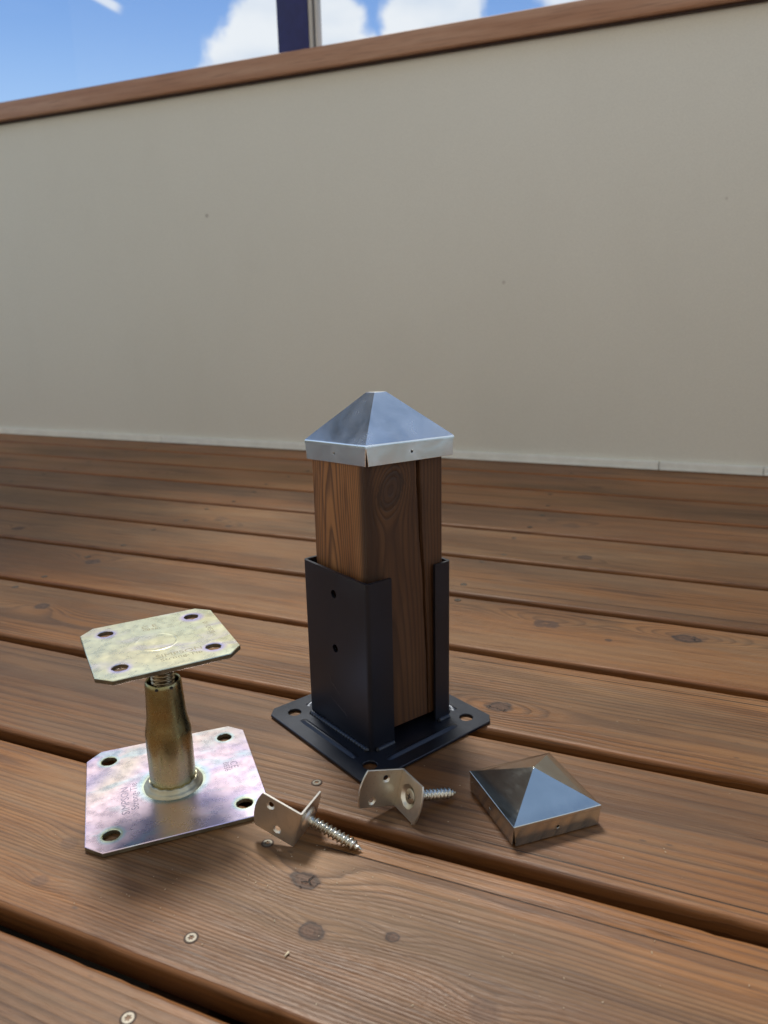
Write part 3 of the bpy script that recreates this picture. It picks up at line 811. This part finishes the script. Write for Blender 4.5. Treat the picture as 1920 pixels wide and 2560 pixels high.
# ------------------------------------------------------------------ pyramid caps
def cap_thing(name, loc, rot, size, skirt, apex, flat, mat_f, label, tag_mats=None):
    t = empty(name, loc, rot, label=label, category='post cap')
    hs = size / 2; th = .0009
    # pyramid: rounded folds by bevel, with a small flat top
    bm = bmesh.new()
    b4 = [bm.verts.new((sx * hs, sy * hs, skirt)) for sx, sy in ((-1, -1), (1, -1), (1, 1), (-1, 1))]
    low = [bm.verts.new((sx * (hs), sy * (hs), skirt - .0028)) for sx, sy in ((-1, -1), (1, -1), (1, 1), (-1, 1))]
    t4 = [bm.verts.new((sx * flat, sy * flat, skirt + apex)) for sx, sy in ((-1, -1), (1, -1), (1, 1), (-1, 1))]
    for i in range(4):
        bm.faces.new((b4[i], b4[(i + 1) % 4], t4[(i + 1) % 4], t4[i])); bm.faces.new((low[i], low[(i + 1) % 4], b4[(i + 1) % 4], b4[i]))
    bm.faces.new(t4)
    es = [e for e in bm.edges if len(e.link_faces) == 2 and not (abs(e.verts[0].co.z - e.verts[1].co.z) > .001 and abs(e.verts[0].co.x - e.verts[1].co.x) < 1e-6 and abs(e.verts[0].co.y - e.verts[1].co.y) < 1e-6)]
    es = [e for e in es if abs(e.verts[0].co.z - e.verts[1].co.z) < .0005]
    bmesh.ops.bevel(bm, geom=es, offset=.0010, segments=3, affect='EDGES', profile=.6, clamp_overlap=True)
    # tessellate and dent slightly
    bmesh.ops.triangulate(bm, faces=bm.faces)
    bmesh.ops.subdivide_edges(bm, edges=[e for e in bm.edges if e.calc_length() > .01], cuts=3, use_grid_fill=True)
    for v in bm.verts:
        if v.co.z > skirt + .001:
            v.co.z += mn.noise(v.co * 55 + Vector((loc[0] * 9, 0, 0))) * .00035
    mesh('pyramid_top', bm, mat_f, t, smooth=28)
    # skirt panels with open corner seams and a nail hole each
    for i in range(4):
        rz = i * math.pi / 2
        g = .0008
        out = [(-hs + g * 2.6, .0), (hs - g * 2.6, .0), (hs - g * .8, skirt - .0024), (-hs + g * .8, skirt - .0024)]
        bm = plate_with_holes(out, [(.0, skirt * .46, .00125)], th, .0002, 16)
        # plate lies in xy; stand it up: x->x, y->z, z-> -y
        for v in bm.verts:
            x, y, z = v.co; v.co = Vector((x, -(hs - th) - z, y))
        mesh('skirt_panel', bm, mat_f, t, smooth=30, rot=(0, 0, rz))
    return t
m_zinc1 = zinc('bright_galvanised_zinc', (.93, .96, .95), .24, .12, .05, 16)
m_zinc2 = zinc('scuffed_galvanised_zinc', (.62, .66, .64), .15, .03, .05, 16, scratch=.04)
tiltx, tilty = .0229, -.0626
cap1 = cap_thing('pyramid_cap', (-.0035, .6686, .2608), (0, 0, 0), .0972, .0175, .0412, .0062, m_zinc1,
                 'shiny galvanised pyramid cap with cut-off tip, sitting on top of the wooden post')
nv = Vector((-tiltx, -tilty, 1)).normalized()
q = Vector((0, 0, 1)).rotation_difference(nv).to_matrix() @ Matrix.Rotation(.6387, 3, 'Z')
cap1.rotation_euler = q.to_euler()
cap2 = cap_thing('pyramid_cap', (.1146, .5189, .0004), (0, 0, .3259), .0759, .0168, .0182, .0005, m_zinc2,
                 'loose low pyramid cap with sharp tip, lying on the planks at the right')

# ------------------------------------------------------------------ adjustable plated stand
stand = empty('adjustable_post_foot', (-.1848, .5563, .0003), (0, 0, .3537), label='iridescent zinc-plated adjustable post foot with two square plates on a threaded tube', category='post foot')
LIL = (.68, .60, .87); PINK = (.87, .71, .83); YEL = (.90, .83, .57); CYA = (.58, .82, .90); PALE = (.74, .82, .58)
m_irb = iridescent('lilac_chromate_plate', .0512, .0525, LIL, PINK, YEL, .0068, 13, 2.0, ring=.0235, rim=(CYA, PALE), rough=.27)
m_irt = iridescent('pale_yellow_chromate_plate', .0355, .0350, (.95, .92, .62), (.88, .93, .70), (.95, .86, .58), .0064, 12, 5.3, rim=((.80, .74, .86), (.66, .62, .90)), rough=.27)
m_olive = iridescent('olive_gold_chromate', 0, 0, (.42, .34, .16), (.33, .32, .17), (.38, .28, .18), 0, 22, 8.1, rough=.26)
m_edge = simple('darkened_zinc_edge', (.17, .14, .09), .55, .6, nscale=80, namp=.3)  # darkened colour holds down bright reflections on plate sides and undersides
m_eng = simple('engraved_lettering', (.27, .25, .16), .6, .35)
m_engp = simple('engraved_lettering_violet', (.26, .23, .32), .6, .35)
BT = .0040
bm = plate_with_holes(chamfer_rect(.1405, .1433, .0125), [(sx * .0512, sy * .0527, .0066) for sx in (-1, 1) for sy in (-1, 1)], BT, .0005)
side_faces(mesh('base_plate', bm, m_irb, stand), m_edge)
UX, UY = -.0004, -.0034   # tube axis seen slightly off the plate centre
UX, UY = .0000, -.0020
bm = bmesh.new()
prof = [(.0183, .0), (.0188, .002), (.0188, .0495), (.0185, .0525), (.0172, .0590), (.0163, .0640), (.0159, .0690), (.0152, .0830), (.0148, .0935), (.0143, .0962), (.0134, .0972), (.0127, .0966), (.0122, .0950), (.0120, .0850), (.0120, .0845)]
lathe(bm, prof, 64)
tube = mesh('tube', bm, m_olive, stand, smooth=60, loc=(UX, UY, BT))
# weld ring
bm = bmesh.new(); seg = 72; rings = []
for i in range(seg):
    a = 2 * math.pi * i / seg; kx = 1 + .02 * mn.noise(Vector((math.cos(a) * 3, math.sin(a) * 3, 1)))
    ring = []
    for (r, z) in ((.0185, .0062), (.0200, .0064), (.0208, .0052), (.0216, .0030), (.0228, .0024), (.0238, .0014), (.0246, -.0002)):
        ring.append(bm.verts.new((r * kx * math.cos(a), r * kx * math.sin(a), z * (1 + .06 * math.sin(i * 1.3)))))
    rings.append(ring)
for i in range(seg):
    A, B = rings[i], rings[(i + 1) % seg]
    for j_ in range(len(A) - 1): bm.faces.new((A[j_], B[j_], B[j_ + 1], A[j_ + 1]))
m_weld = simple('dull_weld_metal', (.50, .48, .36), .42, 1.0, nscale=60, namp=.15)
mesh('weld_ring', bm, m_weld, stand, smooth=80, loc=(UX, UY, BT))
# threaded rod
def thread_bm(r0, r1, z0, z1, pitch, seg=36, per=6, taper=None):
    """helical thread: rows of vertices whose radius follows the helix phase"""
    bm = bmesh.new(); rows = int((z1 - z0) / pitch * per) + 1; R_ = []
    for i in range(rows + 1):
        z = z0 + (z1 - z0) * i / rows; row = []
        for j_ in range(seg):
            ph = (z / pitch + j_ / seg) % 1; tri = 1 - abs(2 * ph - 1)
            lo, hi = (r0, r1) if taper is None else taper(z)
            r = lo + (hi - lo) * min(1, max(0, (tri - .25) / .6)) ; a = 2 * math.pi * j_ / seg
            row.append(bm.verts.new((r * math.cos(a), r * math.sin(a), z)))
        R_.append(row)
    for A, B in zip(R_, R_[1:]):
        for i in range(seg): bm.faces.new((A[i], A[(i + 1) % seg], B[(i + 1) % seg], B[i]))
    bm.faces.new(R_[0]); bm.faces.new(R_[-1])
    return bm
m_thread = iridescent('bronze_thread', 0, 0, (.52, .44, .28), (.42, .36, .24), (.36, .28, .22), 0, 60, 3.1, rough=.3)
mesh('threaded_rod', thread_bm(.0084, .0096, .080, .1262, .0030), m_thread, stand, smooth=50, loc=(UX, UY, BT))
# locking notches at the tube mouth
bm = bmesh.new()
for a in (-1.2, -2.0, .6):
    c = Vector((math.cos(a) * .0143, math.sin(a) * .0143, .0945)); r = bmesh.ops.create_icosphere(bm, subdivisions=2, radius=.0016)
    for v in r['verts']: v.co = Vector((v.co.x, v.co.y, v.co.z * .8)) + c
mesh('staked_notch', bm, m_socket, stand, smooth=60, loc=(UX, UY, BT))
# top plate is a part whose own turn differs from the base
ta = .4881 - .3537; TZ = .1303
bm = plate_with_holes(chamfer_rect(.1096, .1073, .0112), [(sx * .0356, sy * .0352 + .0012, .0063) for sx in (-1, 1) for sy in (-1, 1)], .0040, .0005)
topp = mesh('top_plate', bm, m_irt, stand, loc=(0, 0, TZ), rot=(0, 0, ta))
side_faces(topp, m_edge)
# welded boss under the rod, seen as shallow ring on the plate
bm = bmesh.new(); lathe(bm, [(.0150, .0040), (.0157, .00412), (.0163, .00418), (.0170, .00412), (.0178, .0040)], 56)
for v in bm.verts:
    a = math.atan2(v.co.y, v.co.x); v.co.z = .00395 + (v.co.z - .00395) * (.35 + .65 * max(0, math.sin(a * 1.0 + 2.4) * .5 + .5 + .3 * math.sin(3 * a)))
mesh('weld_ring', bm, m_irt, topp, smooth=80, loc=(-.002, -.001, 0))
z_ = .00402
text_part('lettering', 'SIMPSON', .0078, m_eng, topp, (.0095, -.0305, z_), 0, 1.15, ext=.00003)
text_part('lettering', 'Strong-Tie', .0066, m_eng, topp, (.0095, -.0378, z_), 0, 1.15, ext=.00003)
text_part('lettering', 'C E', .0080, m_eng, topp, (-.001, .0330, z_), 0, 1.1, ext=.00003)
text_part('lettering', '0836', .0056, m_eng, topp, (-.001, .0268, z_), 0, 1.1, ext=.00003)
text_part('lettering', '011C4520', .0062, m_eng, topp, (.0425, .0060, z_), -math.pi / 2, 1.0, ext=.00003)
bp = [c for c in stand.children if c.name.startswith('base_plate')][0]
text_part('lettering', 'SIMPSON', .0090, m_engp, bp, (-.0395, -.0120, z_), math.pi / 2, 1.05, ext=.00003)
text_part('lettering', 'Strong-Tie', .0085, m_engp, bp, (-.0322, -.0085, z_), math.pi / 2, 1.05, ext=.00003)
text_part('lettering', 'CE', .0090, m_engp, bp, (.0520, .0050, z_), -math.pi / 2, 1.0, ext=.00003)
text_part('lettering', '0836', .0075, m_engp, bp, (.0455, .0040, z_), -math.pi / 2, .95, ext=.00003)

# ------------------------------------------------------------------ angle brackets with screw
WB, LA, LB, LS = .0318, .0346, .0302, .0481
m_br = {'L': None, 'R': None}
def bracket_metal(name, tint):
    m_, k, p = newmat(name)
    co = objco(k); n1 = k.noise(co, 45, 3, .5, .5); n2 = k.noise(k.vm('MULTIPLY', co, (500, 60, 60)), 1.0, 3, .6); n3 = k.noise(co, 500, 2, .5)
    col = k.mix(k.ss(n1, .35, .65), tint, tuple(v * .82 for v in tint))
    col = k.mix(k.m('MULTIPLY', k.ss(n3, .62, .72), .3), col, tuple(v * .5 for v in tint))
    k.put(p.inputs['Base Color'], col); p.inputs['Metallic'].default_value = 1; k.put(p.inputs['Roughness'], k.lin(n1, .3, .7, .30, .42))
    bump(k, p, k.m('ADD', n1, k.m('MULTIPLY', n2, .1)), .15, .0008)
    return m_
m_brL = bracket_metal('matt_plated_steel', (.84, .82, .77)); m_brR = bracket_metal('yellow_plated_steel', (.80, .78, .69))
m_scr = zinc('plated_screw_zinc', (.66, .65, .58), .25, .05, .2, 60)

def arc_flange(L, bulge, w, t, holes, r_corner=0):
    """flange outline in (a, s): a along the flange from the bend, s across 0..w"""
    n = 14; out = []
    R_ = ((w / 2) ** 2 + bulge ** 2) / (2 * bulge)
    out.append((t * 1.0, 0)); out.append((L, 0))
    for i in range(1, n):
        s = w * i / n; out.append((L - (R_ - bulge) + math.sqrt(R_ * R_ - (s - w / 2) ** 2) , s))
    out.append((L, w)); out.append((t * 1.0, w))
    return plate_with_holes(out, holes, t, .00025, 20)

def angle_bracket(label, O, Rm, holesA, mat, flip, head_vis):
    """local axes: x = across the strip (bend edge), y = holed flange, z = screwed flange"""
    t = .0017
    Mx = Matrix(Rm).to_4x4(); Mx.translation = Vector(O)
    if flip:   # the frame is left-handed: mirror x by starting from the other end of the bend
        Mx = Mx @ Matrix.Translation((WB, 0, 0)) @ Matrix.Scale(-1, 4, (1, 0, 0))
    e = empty('angle_bracket', label=label, category='bracket'); e.matrix_world = Mx
    fx = (lambda s: WB - s) if flip else (lambda s: s)
    def place(bm, fn):
        for v in bm.verts: v.co = Vector(fn(*v.co))
        return bm
    # bend: quarter round
    bm = bmesh.new(); R_ = t * 1.0; prof = []
    A_ = [(R_ - R_ * math.cos(a), R_ - R_ * math.sin(a)) for a in [math.pi / 2 * i / 8 for i in range(9)]]
    # outer arc from (0,R) to (R,0) in (y,z); inner edge nearly sharp
    outer = [(R_ * (1 - math.sin(a)), R_ * (1 - math.cos(a))) for a in [math.pi / 2 * i / 8 for i in range(9)]]
    poly = outer + [(0, t), (t, t)] if False else [(t, 0)] + outer[1:-1] + [(0, t), (t + .0001, t + .0001)]
    lo = [bm.verts.new((0, y, z)) for y, z in poly]; hi = [bm.verts.new((WB, y, z)) for y, z in poly]
    n = len(poly)
    for i in range(n): bm.faces.new((lo[i], lo[(i + 1) % n], hi[(i + 1) % n], hi[i]))
    bm.faces.new(lo); bm.faces.new(hi)
    mesh('bend', bm, mat, e, smooth=35)
    # flange A (plane z 0..t), countersunk holes
    hA = [(a * LA, fx(s * WB), .0022, .0034) if head_vis else (a * LA, fx(s * WB), .0034, .0022) for s, a in holesA]
    if True:
        bm = arc_flange(LA, .0036, WB, t, hA)
        place(bm, lambda x, y, z: (y, x, z)); mesh('holed_flange', bm, mat, e, smooth=30)
    # flange B (plane y 0..t) with the dished screw seat
    bm = arc_flange(LB, .0036, WB, t, [(.52 * LB, WB / 2, .0096)])
    place(bm, lambda x, y, z: (y, z, x)); mesh('screwed_flange', bm, mat, e, smooth=30)
    cx, cz = WB / 2, .52 * LB
    # dished seat (pressed outward, to -y) and its ring
    bm = bmesh.new(); lathe(bm, [(.0097, .0017), (.0092, .0015), (.0080, -.0002), (.0062, -.0014), (.0040, -.0016), (.0040, -.0030), (.0066, -.0028), (.0086, -.0012), (.0097, .0)], 40)
    place(bm, lambda x, y, z: (x + cx, z, y + cz)); mesh('screw_seat', bm, mat, e, smooth=50)
    # the screw itself is held by the bracket: a thing of its own
    s = empty('wood_screw', label=None, category='screw'); 
    Ms = Mx @ Matrix.Translation((cx, 0, cz)); s.matrix_world = Ms
    bm = bmesh.new(); lathe(bm, [(.0001, .0005), (.0050, .0005), (.0058, .0002), (.0060, -.0003), (.0042, -.0018), (.0036, -.0030), (.0001, -.0030)], 32)
    place(bm, lambda x, y, z: (x, z, y)); hd = mesh('head', bm, m_scr, s, smooth=40)
    bm = bmesh.new()
    for k_ in range(2):
        c = .0023; w_ = .00055
        if k_ == 0: box(bm, -c, c, .00030, .00058, -w_, w_)
        else: box(bm, -w_, w_, .00025, .00056, -c, c)
    mesh('recess', bm, m_socket, s, smooth=0)
    def taper(z):
        # z from 0 (head) to LS (tip)
        if z < .0050: return (.0036, .0036)
        f_ = min(1, (LS - z) / .009)
        core = .0030 * max(.05, f_) ; return (core, core + .0016 * max(.12, min(1, f_ * 1.2)))
    bm = thread_bm(0, 0, .0012, LS, .0037, 24, 9, taper)
    place(bm, lambda x, y, z: (x, -z, y)); mesh('threaded_shank', bm, m_scr, s, smooth=40)
    return e, s

LR = [[.2689, -.8732, .4064], [-.1227, .3875, .9137], [.9553, .2956, .0029]]
RR = [[.2440, -.8327, .4970], [.1513, -.4735, -.8677], [.9579, .2869, .0105]]
def det(m_): return Matrix(m_).determinant()
eL, sL = angle_bracket('angle bracket on the near plank, seen from outside, screw pointing right towards the camera', (-.0739, .4759, .0006), LR, ((.776, .753), (.225, .466)), m_brL, det(LR) < 0, False)
eR, sR = angle_bracket('angle bracket in front of the black post base, open side facing the camera', (.0037, .5231, .0010), RR, ((.764, .449), (.183, .708)), m_brR, det(RR) < 0, True)
eL['group'] = eR['group'] = 'angle brackets with screws'
sL['label'] = 'plated wood screw through the nearer left bracket, tip touching the near plank'
sR['label'] = 'plated wood screw through the bracket by the black base, pointing right at the loose cap'
sL['group'] = sR['group'] = 'screws in the angle brackets'

# ------------------------------------------------------------------ debris
m_chip = simple('pale_wood_chip', (.55, .47, .33), .8)
bm = bmesh.new(); box(bm, -.0022, .0022, -.0008, .0008, 0, .0009, .0003)
for v in bm.verts:
    if v.co.x < -.0015: v.co.y *= .3
mesh('wood_chip', bm, m_chip, None, loc=(-.0668, .3787, .0003), rot=(0, 0, 1.0), label='tiny pale wood splinter lying on the near plank below the knots', category='splinter')
bm = bmesh.new(); rr = random.Random(3)
ca, sa = math.cos(DECK_YAW), math.sin(DECK_YAW)
for i in range(260):
    cl = rr.choice([(-.03, .45, .05), (.05, .36, .09), (.16, .40, .10), (.28, .6, .15), (-.13, .44, .04), (-.02, .5, .06), (-.2, .40, .12)])
    x = rr.gauss(cl[0], cl[2]); y = rr.gauss(cl[1], cl[2] * .7)
    o_ = -x * sa + y * ca; fpos = ((o_ - D0) / PITCHP) % 1
    if fpos < .14 or fpos > .93: continue
    s = rr.uniform(.00018, .00048); r = bmesh.ops.create_icosphere(bm, subdivisions=1, radius=s)
    R3 = Euler((rr.random(), rr.random(), rr.random() * 6)).to_matrix(); sc3 = Vector((rr.uniform(.6, 2.2), rr.uniform(.5, 1), .5))
    for v in r['verts']: v.co = R3 @ Vector((v.co.x * sc3.x, v.co.y * sc3.y, v.co.z * sc3.z)) + Vector((x, y, .0002 + s * .3))
mesh('sawdust', bm, m_chip, None, kind='stuff', label='scattered pale sawdust crumbs on the planks')
